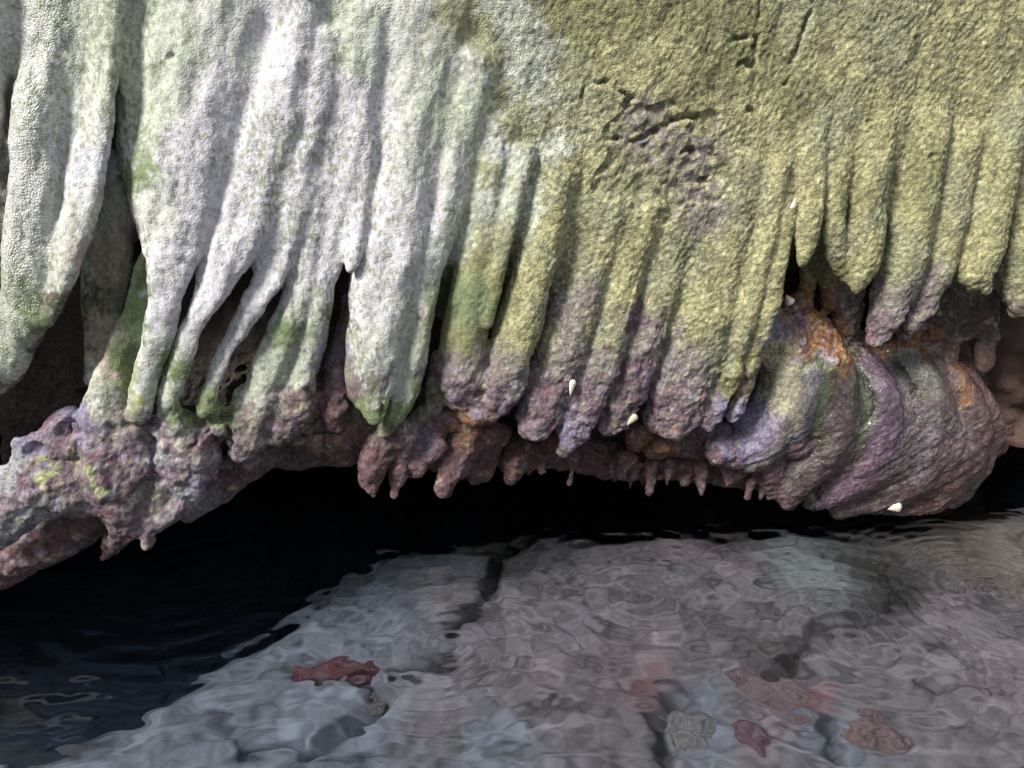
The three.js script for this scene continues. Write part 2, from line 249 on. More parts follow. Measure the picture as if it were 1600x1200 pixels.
for (let i = 0; i < quads.length; i += 5) {
  const I = quads[i], J = quads[i + 1], K = quads[i + 2], ax = quads[i + 3], f = quads[i + 4];
  let a, b, c, d;
  if (ax === 0) { a = vid(I, J - 1, K - 1); b = vid(I, J, K - 1); c = vid(I, J, K); d = vid(I, J - 1, K); }
  else if (ax === 1) { a = vid(I - 1, J, K - 1); b = vid(I - 1, J, K); c = vid(I, J, K); d = vid(I, J, K - 1); }
  else { a = vid(I - 1, J - 1, K); b = vid(I, J - 1, K); c = vid(I, J, K); d = vid(I - 1, J, K); }
  if (a < 0 || b < 0 || c < 0 || d < 0) continue;
  if (f) tris.push(a, b, c, a, c, d); else tris.push(a, c, b, a, d, c);
}
const NV = vp.length / 3;
console.log('wall vertices', NV, 'triangles', tris.length / 3, 'blocks', blocks.size);
const pos = Float32Array.from(vp), idx = Uint32Array.from(tris);
function normals() {
  const nr = new Float32Array(NV * 3);
  for (let i = 0; i < idx.length; i += 3) {
    const a = idx[i] * 3, b = idx[i + 1] * 3, c = idx[i + 2] * 3;
    const ux = pos[b] - pos[a], uy = pos[b + 1] - pos[a + 1], uz = pos[b + 2] - pos[a + 2], wx = pos[c] - pos[a], wy = pos[c + 1] - pos[a + 1], wz = pos[c + 2] - pos[a + 2];
    const x = uy * wz - uz * wy, y = uz * wx - ux * wz, z = ux * wy - uy * wx;
    for (const o of [a, b, c]) { nr[o] += x; nr[o + 1] += y; nr[o + 2] += z; }
  }
  for (let i = 0; i < nr.length; i += 3) { const l = Math.hypot(nr[i], nr[i + 1], nr[i + 2]) || 1; nr[i] /= l; nr[i + 1] /= l; nr[i + 2] /= l; }
  return nr;
}
let nrm = normals();
// relief: lumps, grain, cracks and broken crust
const cracks = [
  [[1285, 0], [1272, 30], [1258, 70], [1246, 100], [1238, 135]], [[1200, 0], [1194, 55], [1190, 100]], [[1146, 62], [1170, 58], [1192, 54]], [[1165, 98], [1188, 100]],
  [[915, 150], [922, 132], [950, 128], [975, 142], [992, 158], [975, 166]], [[918, 206], [935, 218], [962, 218], [985, 226], [1015, 212], [1045, 196], [1070, 184], [1095, 182]], [[1068, 238], [1082, 232], [1092, 240]],
  [[1178, 168], [1186, 176]], [[1095, 282], [1108, 280]], [[1370, 590], [1376, 640], [1362, 665]], [[1290, 820], [1300, 760], [1340, 720]], [[560, 690], [640, 690]], [[300, 690], [352, 652], [362, 690], [352, 720]],
  [[240, 690], [238, 740], [205, 770]], [[1448, 594], [1452, 622], [1446, 634]], [[110, 690], [104, 672], [112, 650]], [[1120, 662], [1180, 640]], [[860, 660], [880, 640], [900, 650]], [[985, 640], [1010, 634], [1030, 660]], [[620, 560], [600, 600], [596, 640]]
].map(l => l.map(([x, y]) => at(x, y, 0.01)));
function crackAt(s, t) {
  let best = 9;
  for (const l of cracks) for (let i = 1; i < l.length; i++) {
    const a = l[i - 1], b = l[i]; if (Math.min(a[0], b[0]) - 0.03 > s || Math.max(a[0], b[0]) + 0.03 < s) continue;
    const dx = b[0] - a[0], dy = b[1] - a[1], q = clamp(((s - a[0]) * dx + (t - a[1]) * dy) / (dx * dx + dy * dy)), d = Math.hypot(s - a[0] - dx * q, t - a[1] - dy * q); if (d < best) best = d;
  }
  return best;
}
const pits = [[1105, 284, 9, 1.2], [1180, 172, 7, 0.8], [1085, 236, 8, 0.6], [965, 216, 6, 0.8], [105, 672, 20, 1.6], [55, 702, 16, 1.6], [348, 655, 10, 1.6], [1440, 60, 5, 0.5], [1340, 60, 6, 0.5], [1365, 190, 6, 0.6], [1455, 245, 7, 0.6], [270, 90, 8, 0.5], [1010, 230, 7, 0.6]].map(([x, y, r, d]) => { const p = at(x, y, 0.01); return [p[0], p[1], r * p[3], d / 100]; });
const green = s => sstep(-0.18, 0.1, s);                   // smooth limestone on the left, grainy crust on the right
const toPx = s => 800 + s * 840;                           // rough picture column of a place on the wall, for zone edges only
const scab = at(1040, 250), scar = (s, t) => { const dx = (s - scab[0]) / 0.14, dy = (t - scab[1]) / 0.1; return dx * dx + dy * dy; };
const low = curve([[-80, 600], [100, 620], [250, 640], [450, 610], [535, 560], [552, 690], [640, 690], [665, 590], [700, 580], [860, 560], [1000, 500], [1100, 560], [1180, 540], [1240, 440], [1340, 490], [1420, 470], [1500, 450], [1600, 460]], 0.02);
for (let v = 0; v < NV; v++) {
  const o = v * 3, s = pos[o], t = pos[o + 1], n = pos[o + 2], nx = nrm[o], ny = nrm[o + 1], nz = nrm[o + 2];
  const g = green(s), lo = sstep(0.05, -0.03, t - low(s)), boss = sstep(0.50, 0.56, s) * sstep(0.47, 0.43, t);
  let d = 0.006 * noise(s * 14, t * 8, n * 14) + 0.0035 * noise(s * 34, t * 22, n * 34);
  d += lo * (1 - boss * 0.8) * (0.009 * noise(s * 20, t * 20, n * 20 + 9) + 0.005 * noise(s * 48, t * 44, n * 48) + 0.003 * (0.35 - cell(s * 60 + 2 * noise(s * 20, t * 20, 3), t * 50, n * 60)[0]));
  const gr = lerp(0.0004, 0.0014, Math.max(g, lo * 0.8)) * (1 - 0.75 * boss);
  d += gr * 1.6 * noise(s * 130, t * 110, n * 130) + gr * (0.5 - cell(s * 105, t * 105, n * 105)[0]) * (0.6 + g);
  if (g < 0.98) d += (1 - g) * (1 - lo) * (0.006 * noise(s * 22 - t * 7, t * 5 + s * 2, n * 6) + 0.003 * noise(s * 46 - t * 15, t * 12 + s * 4, n * 20) + 0.0014 * noise(s * 120 + t * 36, t * 60 - s * 34, n * 100));     // slanting runnels
  if (boss > 0) { const r = Math.hypot(s - 0.50, (t - 0.30) * 0.9), bo = boss * sstep(0.36, 0.28, t); d += boss * 0.005 * noise(r * 20, Math.atan2(t - 0.3, s - 0.5) * 2, 1); d += bo * (0.003 * noise(s * 16 - t * 20, t * 50 - s * 24, n * 20) + 0.002 * noise(s * 70, t * 110 - s * 40, n * 70)); }
  if (scar(s, t) < 1 + 0.7 * noise(s * 16, t * 16, 0)) d -= 0.005 - 0.006 * noise(s * 50, t * 50, 3);
  for (const [hs, ht, hr, hd] of pits) { const q = Math.hypot(s - hs + 0.004 * noise(s * 90, t * 90, 2), (t - ht) * 1.3 + 0.004 * noise(s * 90, t * 90, 6)) / hr; if (q < 1) d -= hd * (1 - q * q) ** 0.5; }
  const wb = crackAt(s + 0.007 * noise(s * 55, t * 55, 5) + 0.003 * noise(s * 150, t * 150, 5), t + 0.007 * noise(s * 55, t * 55, 8) + 0.003 * noise(s * 150, t * 150, 8)); if (wb < 0.011) d -= 0.014 * (0.25 + 0.75 * sstep(-0.25, 0.25, noise(s * 26, t * 26, 12))) * Math.exp(-wb * wb / 0.000015);
  pos[o] += nx * d; pos[o + 1] += ny * d; pos[o + 2] += nz * d;
}
nrm = normals();

// colours: patches of stone, algae and crust, set by place on the wall, hollows painted darker as shade
const C3 = (r, g, b) => [r, g, b];
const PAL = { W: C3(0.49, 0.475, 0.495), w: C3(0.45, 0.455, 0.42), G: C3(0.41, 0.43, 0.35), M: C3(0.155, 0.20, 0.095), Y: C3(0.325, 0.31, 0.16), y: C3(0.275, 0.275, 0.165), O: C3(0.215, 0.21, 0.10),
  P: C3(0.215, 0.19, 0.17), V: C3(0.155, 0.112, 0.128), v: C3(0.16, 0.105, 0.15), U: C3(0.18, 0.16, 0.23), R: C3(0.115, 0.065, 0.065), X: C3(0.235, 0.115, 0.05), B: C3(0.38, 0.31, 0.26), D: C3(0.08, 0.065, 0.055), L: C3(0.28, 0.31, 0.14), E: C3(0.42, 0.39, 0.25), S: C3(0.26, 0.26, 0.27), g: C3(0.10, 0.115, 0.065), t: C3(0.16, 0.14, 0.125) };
const spots = [];
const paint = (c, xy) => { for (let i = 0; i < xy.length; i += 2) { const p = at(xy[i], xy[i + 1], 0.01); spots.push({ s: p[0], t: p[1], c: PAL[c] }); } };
paint('W', [300, 250, 400, 330, 380, 150, 450, 250, 500, 300, 480, 120, 570, 250, 580, 320, 560, 150, 430, 460, 270, 400, 360, 400, 330, 330, 545, 390, 480, 350, 440, 60, 510, 200, 300, 480, 260, 470, 660, 330, 620, 400, 160, 250, 580, 480, 350, 480, 510, 420, 330, 560]);
paint('w', [60, 150, 60, 330, 100, 420, 150, 200, 640, 250, 600, 100, 690, 250, 690, 400, 640, 470, 350, 60, 620, 30, 230, 330, 590, 520, 720, 300, 250, 540, 480, 470, 60, 60, 740, 100, 240, 600, 130, 340, 780, 230]);
paint('G', [40, 480, 20, 560, 210, 160, 100, 20, 250, 60, 740, 200, 560, 60, 700, 160, 750, 150, 800, 120, 800, 260, 650, 560, 640, 620, 430, 580, 470, 560, 390, 620, 160, 620, 275, 600, 830, 60, 720, 370, 760, 310, 500, 500]);
paint('G', [860, 130, 872, 230, 826, 330, 800, 20, 850, 60]);
paint('y', [735, 30, 765, 90, 780, 160, 820, 200, 770, 260]);
paint('w', [600, 560, 575, 520, 625, 590, 570, 570, 610, 620]);
paint('M', [206, 275, 212, 430, 210, 500, 190, 560, 580, 650, 600, 660, 310, 640, 285, 580, 460, 520, 720, 440, 665, 620, 740, 470, 640, 650, 345, 640, 60, 480]);
paint('Y', [960, 100, 1050, 90, 1300, 100, 1450, 60, 1550, 250, 1350, 250, 1450, 330, 840, 440, 860, 350, 990, 380, 1130, 400, 1200, 200, 1290, 340, 1350, 400, 1100, 480, 1200, 400, 1560, 100, 1400, 170, 1580, 330, 970, 440, 1180, 480, 1240, 270, 830, 520, 1520, 400, 1100, 180, 1260, 360, 1500, 180, 900, 260]);
paint('y', [850, 200, 760, 380, 900, 120, 1010, 300, 1400, 60, 1250, 30, 1150, 300, 1380, 330, 1500, 300, 800, 400, 880, 430, 1030, 440, 960, 520, 1140, 540, 1420, 400, 1590, 200, 870, 290, 940, 330, 1300, 200, 1080, 420, 930, 180, 1310, 390, 1590, 430]);
paint('O', [980, 30, 745, 420, 725, 520, 1200, 60, 1260, 160, 1090, 20, 780, 460, 900, 40, 1150, 600, 1160, 560, 1100, 130, 880, 20, 1440, 280, 1340, 300, 690, 490, 1315, 420]);
paint('P', [1060, 250, 1020, 220, 1100, 320, 910, 460, 880, 560, 1000, 540, 1090, 220, 740, 580, 800, 580, 870, 500, 940, 560, 1040, 560, 585, 590, 1400, 480, 1440, 460, 300, 700, 430, 640, 180, 660, 400, 660, 1080, 600]);
paint('V', [860, 650, 930, 620, 1000, 580, 1040, 640, 730, 610, 770, 630, 180, 700, 270, 730, 210, 720, 1320, 720, 1230, 700, 840, 620, 960, 640, 440, 660, 690, 590, 1380, 510, 80, 690, 200, 820, 1280, 500, 990, 510, 970, 600, 1440, 690, 540, 590, 1500, 690, 1250, 740, 170, 790, 330, 690, 1090, 660]);
paint('U', [120, 665, 1200, 600, 1160, 690, 650, 690, 300, 750, 60, 700, 1130, 650, 1190, 650, 660, 710, 1220, 520, 880, 670, 520, 560, 1200, 700, 100, 650]);
paint('R', [590, 740, 700, 730, 1000, 740, 60, 870, 1500, 770, 1300, 780, 1560, 620, 530, 620, 525, 660, 1400, 780, 620, 760, 800, 730, 900, 730, 1100, 740, 1180, 760, 1350, 750, 1560, 700, 20, 890, 350, 760, 160, 860, 1370, 760, 110, 850, 1340, 650]);
paint('X', [1320, 560, 1290, 530, 1538, 625, 1480, 556, 730, 690, 1262, 490, 1296, 490, 1335, 575, 1030, 712, 1320, 520, 1440, 556]);
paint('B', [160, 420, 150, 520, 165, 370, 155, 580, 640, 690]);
paint('D', [80, 560, 60, 610, 520, 500, 1500, 500, 1560, 520, 620, 680, 870, 720, 460, 705, 1420, 540, 120, 480]);  // dark tone painted in where hollows and gaps lie in shade
paint('L', [152, 744, 78, 733, 208, 600, 596, 640]);
paint('v', [1410, 600, 1420, 630, 1430, 660, 1440, 690, 1425, 700, 1225, 535, 1390, 720]);
paint('g', [1290, 600, 1282, 645, 1365, 640, 1362, 605, 1300, 575, 1480, 610, 1485, 650, 1490, 680, 1345, 590, 1465, 585, 1275, 690]);
paint('t', [1505, 640, 1500, 710, 1470, 720, 1320, 690, 1325, 640, 1550, 660, 180, 720, 90, 760, 230, 770]);
paint('V', [140, 765, 110, 740, 190, 780, 100, 700, 170, 730, 225, 690, 60, 745]);
paint('E', [1215, 560, 1225, 545, 1235, 600, 1250, 620, 1260, 600]);
paint('S', [10, 780, 60, 790, 30, 740, 1270, 600, 1490, 650, 1510, 690, 290, 760, 20, 830, 255, 700]);
const bossC = at(1150, 655, 0.01), BANDS = [[60, 0.140, 0.125, 0.192], [100, 0.192, 0.177, 0.148], [122, 0.095, 0.084, 0.117], [142, 0.089, 0.089, 0.106], [158, 0.042, 0.053, 0.022], [185, 0.061, 0.039, 0.042], [215, 0.053, 0.034, 0.039], [230, 0.044, 0.058, 0.022], [255, 0.106, 0.067, 0.103], [300, 0.095, 0.058, 0.092], [325, 0.056, 0.056, 0.042], [350, 0.067, 0.058, 0.056], [372, 0.095, 0.086, 0.095], [390, 0.072, 0.042, 0.050], [460, 0.067, 0.034, 0.034]];
const col = new Float32Array(NV * 3);
{
  const GW = 48, GH = 28, grid = new Map();
  const near = (s, t) => { const i = Math.floor(s / 0.05), j = Math.floor(t / 0.05), k = i * 1000 + j; let r = grid.get(k); if (!r) { const x = (i + 0.5) * 0.05, y = (j + 0.5) * 0.05; r = spots.map(q => [q, Math.hypot(q.s - x, q.t - y)]).sort((a, b) => a[1] - b[1]).slice(0, 14).map(e => e[0]); grid.set(k, r); } return r; };
  for (let v = 0; v < NV; v++) {
    const o = v * 3, s = pos[o], t = pos[o + 1], n = pos[o + 2];
    const ws = s + 0.030 * fbm(s * 11, t * 7, n * 9, 4) + 0.022 * noise(s * 55, t * 40, n * 50) + 0.018 * noise(s * 140, t * 120, n * 140), wt = t + 0.045 * fbm(s * 11 + 9, t * 7, n * 9 + 4, 4) + 0.026 * noise(s * 50, t * 36 + 7, n * 50) + 0.02 * noise(s * 140, t * 120 + 3, n * 140);
    let r = 0, g = 0, b = 0, w = 0;
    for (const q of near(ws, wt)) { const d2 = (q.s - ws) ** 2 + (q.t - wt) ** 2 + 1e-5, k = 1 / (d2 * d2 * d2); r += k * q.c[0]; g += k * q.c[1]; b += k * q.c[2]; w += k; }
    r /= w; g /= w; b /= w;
    const gg = green(s), lo = sstep(0.04, -0.04, t - low(s));
    if (vl[v] === strokes.length + 1) { const k = clamp(0.5 + 1.2 * fbm(s * 14, t * 14, n * 14, 4)), x = s > 0.45 ? [0.16, 0.085, 0.05] : [0.10, 0.08, 0.065]; r = lerp(0.05, x[0], k); g = lerp(0.04, x[1], k); b = lerp(0.035, x[2], k); }  // brown inner rock, painted darker to deepen shade in the hollows
    // grain of the crust, speckle, dark and pale crumbs
    const c1 = cell(s * 150, t * 150, n * 150), sp = fbm(s * 60, t * 50, n * 60, 3), f = RV[c1[2]];
    let m = 1 + 0.35 * noise(s * 240, t * 220, n * 240) + 0.35 * sp + (f - 0.5) * lerp(0.22, 0.75, Math.max(gg, lo)) - 0.35 * Math.max(gg, lo) * sstep(0.16, 0.02, c1[1] - c1[0]);
    if (gg < 0.95 && lo < 0.6 && vl[v] !== strokes.length + 1) {                           // small green pits and tufts slanting over the limestone
      const p = noise(s * 190 + t * 50, t * 95 - s * 50, n * 150) + 0.3 * noise(s * 90, t * 50, n * 80), q = fbm(s * 7, t * 5 + 3, n * 6, 3);
      const k = sstep(0.14, 0.42, p + 0.8 * q) * (1 - gg) * (1 - lo) * 0.7;
      r = lerp(r, 0.19, k); g = lerp(g, 0.22, k); b = lerp(b, 0.12, k);
    }
    if (gg > 0.05 && lo < 0.8) { const k = sstep(0.05, 0.35, fbm(s * 22, t * 18, n * 22 + 5, 4)) * gg * 0.55 * (1 - lo); r = lerp(r, 0.20, k); g = lerp(g, 0.175, k); b = lerp(b, 0.10, k); const k2 = sstep(0.12, 0.4, fbm(s * 30 + 3, t * 26, n * 30, 3)) * gg * 0.6 * (1 - lo); r = lerp(r, 0.44, k2); g = lerp(g, 0.42, k2); b = lerp(b, 0.25, k2); }
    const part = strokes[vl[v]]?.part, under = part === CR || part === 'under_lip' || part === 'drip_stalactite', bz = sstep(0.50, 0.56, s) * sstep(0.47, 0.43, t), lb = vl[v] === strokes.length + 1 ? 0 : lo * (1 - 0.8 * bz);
    if (bz > 0 && part === LB) {                           // the boss grew in shells: bands of violet, algae green, wine and grey
      const q = Math.hypot(s - bossC[0], (t - bossC[1]) * 0.85) / bossC[3] + 34 * fbm(s * 9, t * 6, n * 5, 3) + 16 * noise(s * 44, t * 34, n * 40) + 12 * noise(s * 130, t * 110, n * 120);
      let i = 1; while (i < BANDS.length - 1 && BANDS[i][0] < q) i++;
      const A = BANDS[i - 1], B = BANDS[i], f = sstep(0.1, 0.9, (q - A[0]) / (B[0] - A[0])), orange = sstep(0.03, 0.07, r - g - b * 0.2), k = bz * 0.72 * (1 - orange * 0.7) * sstep(60, 110, q);
      r = lerp(r, lerp(A[1], B[1], f), k); g = lerp(g, lerp(A[2], B[2], f), k); b = lerp(b, lerp(A[3], B[3], f), k);
    }
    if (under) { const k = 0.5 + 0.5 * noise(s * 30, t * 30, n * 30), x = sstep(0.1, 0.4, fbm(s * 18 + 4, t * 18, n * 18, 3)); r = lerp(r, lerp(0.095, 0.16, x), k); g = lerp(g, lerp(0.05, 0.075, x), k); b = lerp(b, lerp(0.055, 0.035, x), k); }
    const sc = sstep(1.9, 0.5, scar(s, t)) * sstep(0.0, 0.25, fbm(s * 70, t * 64, n * 70, 3)) * 0.75; if (sc > 0) { r = lerp(r, 0.36, sc); g = lerp(g, 0.34, sc); b = lerp(b, 0.17, sc); }
    if (lb > 0.05) {                                       // blotches of wine red, lilac and pale crust lower down
      const k = sstep(0.05, 0.3, fbm(s * 26, t * 26, n * 26 + 2, 4)) * lb * (under ? 0.25 : 0.55); r = lerp(r, 0.15, k); g = lerp(g, 0.06, k); b = lerp(b, 0.085, k);
      const k2 = sstep(0.1, 0.34, fbm(s * 34 + 8, t * 34, n * 34, 4)) * lb * (under ? 0.25 : 0.55); r = lerp(r, 0.30, k2); g = lerp(g, 0.26, k2); b = lerp(b, 0.33, k2);
      const k3 = sstep(0.18, 0.36, fbm(s * 40 + 18, t * 40, n * 40, 3)) * lb * (under ? 0.25 : 0.55); r = lerp(r, 0.38, k3); g = lerp(g, 0.36, k3); b = lerp(b, 0.24, k3);
    }
    m = clamp(m, 0.4, 1.5);
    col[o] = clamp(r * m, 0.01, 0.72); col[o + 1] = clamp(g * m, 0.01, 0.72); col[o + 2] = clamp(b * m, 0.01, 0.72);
  }
}
// fine relief textures
function reliefTexture(size, fn) {
  const d = new Uint8Array(size * size * 4);
  for (let j = 0; j < size; j++) for (let i = 0; i < size; i++) { const v = clamp(fn(i / size, j / size)) * 255, o = (j * size + i) * 4; d[o] = d[o + 1] = d[o + 2] = v; d[o + 3] = 255; }
  const x = new THREE.DataTexture(d, size, size); x.wrapS = x.wrapT = THREE.RepeatWrapping; x.magFilter = THREE.LinearFilter; x.minFilter = THREE.LinearMipmapLinearFilter; x.generateMipmaps = true; x.needsUpdate = true; return x;
}
const hash2 = (i, j, per, k) => PERM[(PERM[((i % per) + per) % per] + ((j % per) + per) % per + k * 37) & 255];
function tileNoise(u, v, per, k) { const x = u * per, y = v * per, i = Math.floor(x), j = Math.floor(y), f = x - i, g = y - j, a = f * f * (3 - 2 * f), b = g * g * (3 - 2 * g), q = (p, r) => RV[hash2(i + p, j + r, per, k)]; return lerp(lerp(q(0, 0), q(1, 0), a), lerp(q(0, 1), q(1, 1), a), b); }
function tileCell(u, v, per, k) { const x = u * per, y = v * per, i = Math.floor(x), j = Math.floor(y); let m = 9; for (let p = -1; p < 2; p++) for (let r = -1; r < 2; r++) { const h = hash2(i + p, j + r, per, k), dx = i + p + RV[h] - x, dy = j + r + RV[(h + 101) & 255] - y; m = Math.min(m, dx * dx + dy * dy); } return Math.sqrt(m); }
const grainTex = reliefTexture(1024, (u, v) => { const a = u + 0.012 * tileNoise(u, v, 40, 5), b = v + 0.012 * tileNoise(u, v, 40, 6); return 0.05 + 0.42 * (1 - tileCell(a, b, 52, 1)) + 0.22 * (1 - tileCell(a, b, 110, 2)) + 0.22 * tileNoise(a, b, 24, 3) + 0.2 * tileNoise(a, b, 150, 4) - 0.1; });
grainTex.repeat.set(5.2, 5.2);
const mats = {
  dry: new THREE.MeshStandardMaterial({ vertexColors: true, roughness: 0.86, bumpMap: grainTex, bumpScale: 0.0016 }),
  grainy: new THREE.MeshStandardMaterial({ vertexColors: true, roughness: 0.88, bumpMap: grainTex, bumpScale: 0.003 }),
  wet: new THREE.MeshPhysicalMaterial({ vertexColors: true, roughness: 0.24, bumpMap: grainTex, bumpScale: 0.003, clearcoat: 0.25, clearcoatRoughness: 0.1 }),
};
// split the one continuous surface into its parts, neighbours keep their shared normals
const wall = new THREE.Group(); wall.name = 'flowstone_formation';
wall.userData = { label: 'pale and moss green flowstone wall of hanging folds with purple toes above water', category: 'flowstone' };
toWorld(0, 0, 0, wall.position); scene.add(wall);
{
  const SH = strokes.length, MA = SH + 1; let lab = Int16Array.from(vl);
  for (let it = 0; it < 6; it++) {                         // tidy the joints: each vertex takes the commonest label round it
    const cnt = new Int16Array(NV), alt = new Int16Array(NV).fill(-1), own = new Int16Array(NV);
    for (let i = 0; i < idx.length; i += 3) for (let e = 0; e < 3; e++) { const a = idx[i + e], b = idx[i + (e + 1) % 3]; for (const [p, q] of [[a, b], [b, a]]) { if (lab[q] === lab[p]) own[p]++; else { if (alt[p] < 0) alt[p] = lab[q]; if (lab[q] === alt[p]) cnt[p]++; } } }
    const nl = lab.slice(); for (let v = 0; v < NV; v++) if (alt[v] >= 0 && cnt[v] > own[v]) nl[v] = alt[v]; lab = nl;
  }
  const by = new Map();
  for (let i = 0; i < idx.length; i += 3) { const a = lab[idx[i]], b = lab[idx[i + 1]], c = lab[idx[i + 2]], l = b === c ? b : a; let r = by.get(l); if (!r) by.set(l, r = []); r.push(idx[i], idx[i + 1], idx[i + 2]); }
  const names = new Map(), wv = new THREE.Vector3();
  for (const [l, tr] of [...by].sort((a, b) => a[0] - b[0])) {
    const map = new Map(), P = [], Nn = [], Cc = [], U = [], ix = [];
    for (const v of tr) {
      let q = map.get(v);
      if (q === undefined) {
        map.set(v, q = P.length / 3); const o = v * 3, s = pos[o], t = pos[o + 1], n = pos[o + 2];
        toWorld(s, t, n, wv).sub(wall.position); P.push(wv.x, wv.y, wv.z); const a = nrm[o], b = nrm[o + 1], c = nrm[o + 2];
        Nn.push(a * S.x + c * N.x, b, a * S.z + c * N.z); Cc.push(col[o], col[o + 1], col[o + 2]); U.push(s + 0.6 * n, t + 0.5 * n);
      }
      ix.push(q);
    }
    if (ix.length < 60) continue;
    const g = new THREE.BufferGeometry();
    g.setAttribute('position', new THREE.Float32BufferAttribute(P, 3)); g.setAttribute('normal', new THREE.Float32BufferAttribute(Nn, 3)); g.setAttribute('color', new THREE.Float32BufferAttribute(Cc, 3)); g.setAttribute('uv', new THREE.Float32BufferAttribute(U, 2)); g.setIndex(ix);
    const st = strokes[l], base = l === SH ? 'rock_face' : l === MA ? 'inner_rock' : st.part, k = names.get(base) ?? 0; names.set(base, k + 1);
    g.computeBoundingBox(); const m = new THREE.Mesh(g, st?.wet ? mats.wet : g.boundingBox.max.x > 0.05 ? mats.grainy : mats.dry); m.name = k ? `${base}_${String(k).padStart(3, '0')}` : base;
    if (st?.label) m.userData.label = st.label;
    m.castShadow = m.receiveShadow = true; (base === 'drip_stalactite' ? wall.getObjectByName('under_lip') ?? wall : wall).add(m);
  }
}

// ------------------------------------------------------------------ helpers for sheets
function sheet(name, nu, nv, fn, material, kind, parent = scene) {
  const P = [], Cc = [], U = [], ix = [];
  for (let j = 0; j <= nv; j++) for (let i = 0; i <= nu; i++) { const r = fn(i / nu, j / nv); P.push(r[0], r[1], r[2]); U.push(r[0] + r[1] * 0.5, r[2] + r[1] * 0.4); if (r[3]) Cc.push(...r[3]); }
  for (let j = 0; j < nv; j++) for (let i = 0; i < nu; i++) { const a = j * (nu + 1) + i, b = a + 1, c = a + nu + 1, d = c + 1; ix.push(a, c, b, b, c, d); }
  const g = new THREE.BufferGeometry(); g.setAttribute('position', new THREE.Float32BufferAttribute(P, 3)); g.setAttribute('uv', new THREE.Float32BufferAttribute(U, 2)); if (Cc.length) g.setAttribute('color', new THREE.Float32BufferAttribute(Cc, 3)); g.setIndex(ix); g.computeVertexNormals();
  const m = new THREE.Mesh(g, material); m.name = name; if (kind) m.userData.kind = kind; m.castShadow = m.receiveShadow = true; parent.add(m); return m;
}
// ------------------------------------------------------------------ cave behind and cliff around, beyond the finely built wall
const caveMat = new THREE.MeshStandardMaterial({ vertexColors: true, roughness: 0.9, bumpMap: grainTex, bumpScale: 0.004 });
const rockCol = (x, y, z, a = [0.17, 0.14, 0.11], b = [0.09, 0.07, 0.06]) => { const k = clamp(0.5 + fbm(x * 3, y * 3, z * 3, 4)); return [0, 1, 2].map(i => lerp(b[i], a[i], k)); };
{ // vault running back into the hill: from the lip back, over and down
  sheet('cave_vault', 90, 90, (u, v) => {
    const s = lerp(-2.2, 2.6, u), a = v * 3.0, n = -0.3 - Math.min(a, 2.4) , top = 0.55 + 0.15 * Math.sin(s * 3) + 0.1 * noise(s * 3, a * 3, 3), edge = Math.pow(Math.abs(u * 2 - 1), 4);
    const t = a < 2.4 ? top - edge * 1.4 - 0.12 * a : lerp(top - edge * 1.4 - 0.29, -1.2, (a - 2.4) / 0.6);
    const w = toWorld(s, t + 0.08 * fbm(s * 5, n * 5, 3, 4), n + 0.05 * fbm(s * 5, t * 5, 9, 4)); return [w.x, w.y, w.z, rockCol(w.x, w.y, w.z)];
  }, caveMat, 'structure');
  // cliff continuing above, left and right of the flowstone
  const cc = (w, p) => rockCol(w.x, w.y, w.z, p < 0 ? [0.5, 0.5, 0.46] : [0.34, 0.33, 0.14], p < 0 ? [0.3, 0.33, 0.22] : [0.2, 0.2, 0.09]);
  sheet('cliff', 120, 60, (u, v) => { const s = lerp(-2.4, 2.8, u), t = lerp(1.335, 2.9, v), n = -0.004 + 0.018 * noise(s * 3.1, t * 1.7, 4.2) + v * 0.25 + 0.03 * sstep(0, 0.2, v) * fbm(s * 4, t * 3, 2, 5), w = toWorld(s, t, n); return [w.x, w.y, w.z, cc(w, s)]; }, caveMat, 'structure');
  sheet('cliff_001', 110, 90, (u, v) => { const s = lerp(-2.4, -1.03, u), t = lerp(0.2, 1.36, v), n = -0.05 + 0.14 * fbm(s * 4, t * 3, 2, 5) * (1 - u * u * u) + 0.02 * fbm(s * 20, t * 18, 5, 4), w = toWorld(s, t, n); return [w.x, w.y, w.z, cc(w, -1)]; }, caveMat, 'structure');
  sheet('cliff_003', 80, 40, (u, v) => { const x = lerp(-6, 6, u), y = lerp(-1, 1.5 + 0.4 * Math.sin(u * 9) + 0.3 * noise(u * 14, 2, 3), v), z = 2.2 + 0.5 * fbm(x * 1.2, y * 1.4, 8, 5) + v * 0.5; return [x, y, z, rockCol(x, y, z, [0.3, 0.28, 0.24], [0.16, 0.15, 0.13])]; }, caveMat, 'structure');  // unseen rock bank behind the camera, added to block low sky light
  sheet('cliff_002', 110, 110, (u, v) => { const s = lerp(1.2, 2.8, u), t = lerp(0.12, 1.34, v), n = -0.24 + 0.16 * fbm(s * 5, t * 4, 2, 5) + 0.03 * fbm(s * 22, t * 20, 6, 4) + u * 0.6, w = toWorld(s, t, n); return [w.x, w.y, w.z, rockCol(w.x * 3, w.y * 3, w.z * 3, [0.17, 0.095, 0.075], [0.06, 0.04, 0.035])]; }, caveMat, 'structure');
}
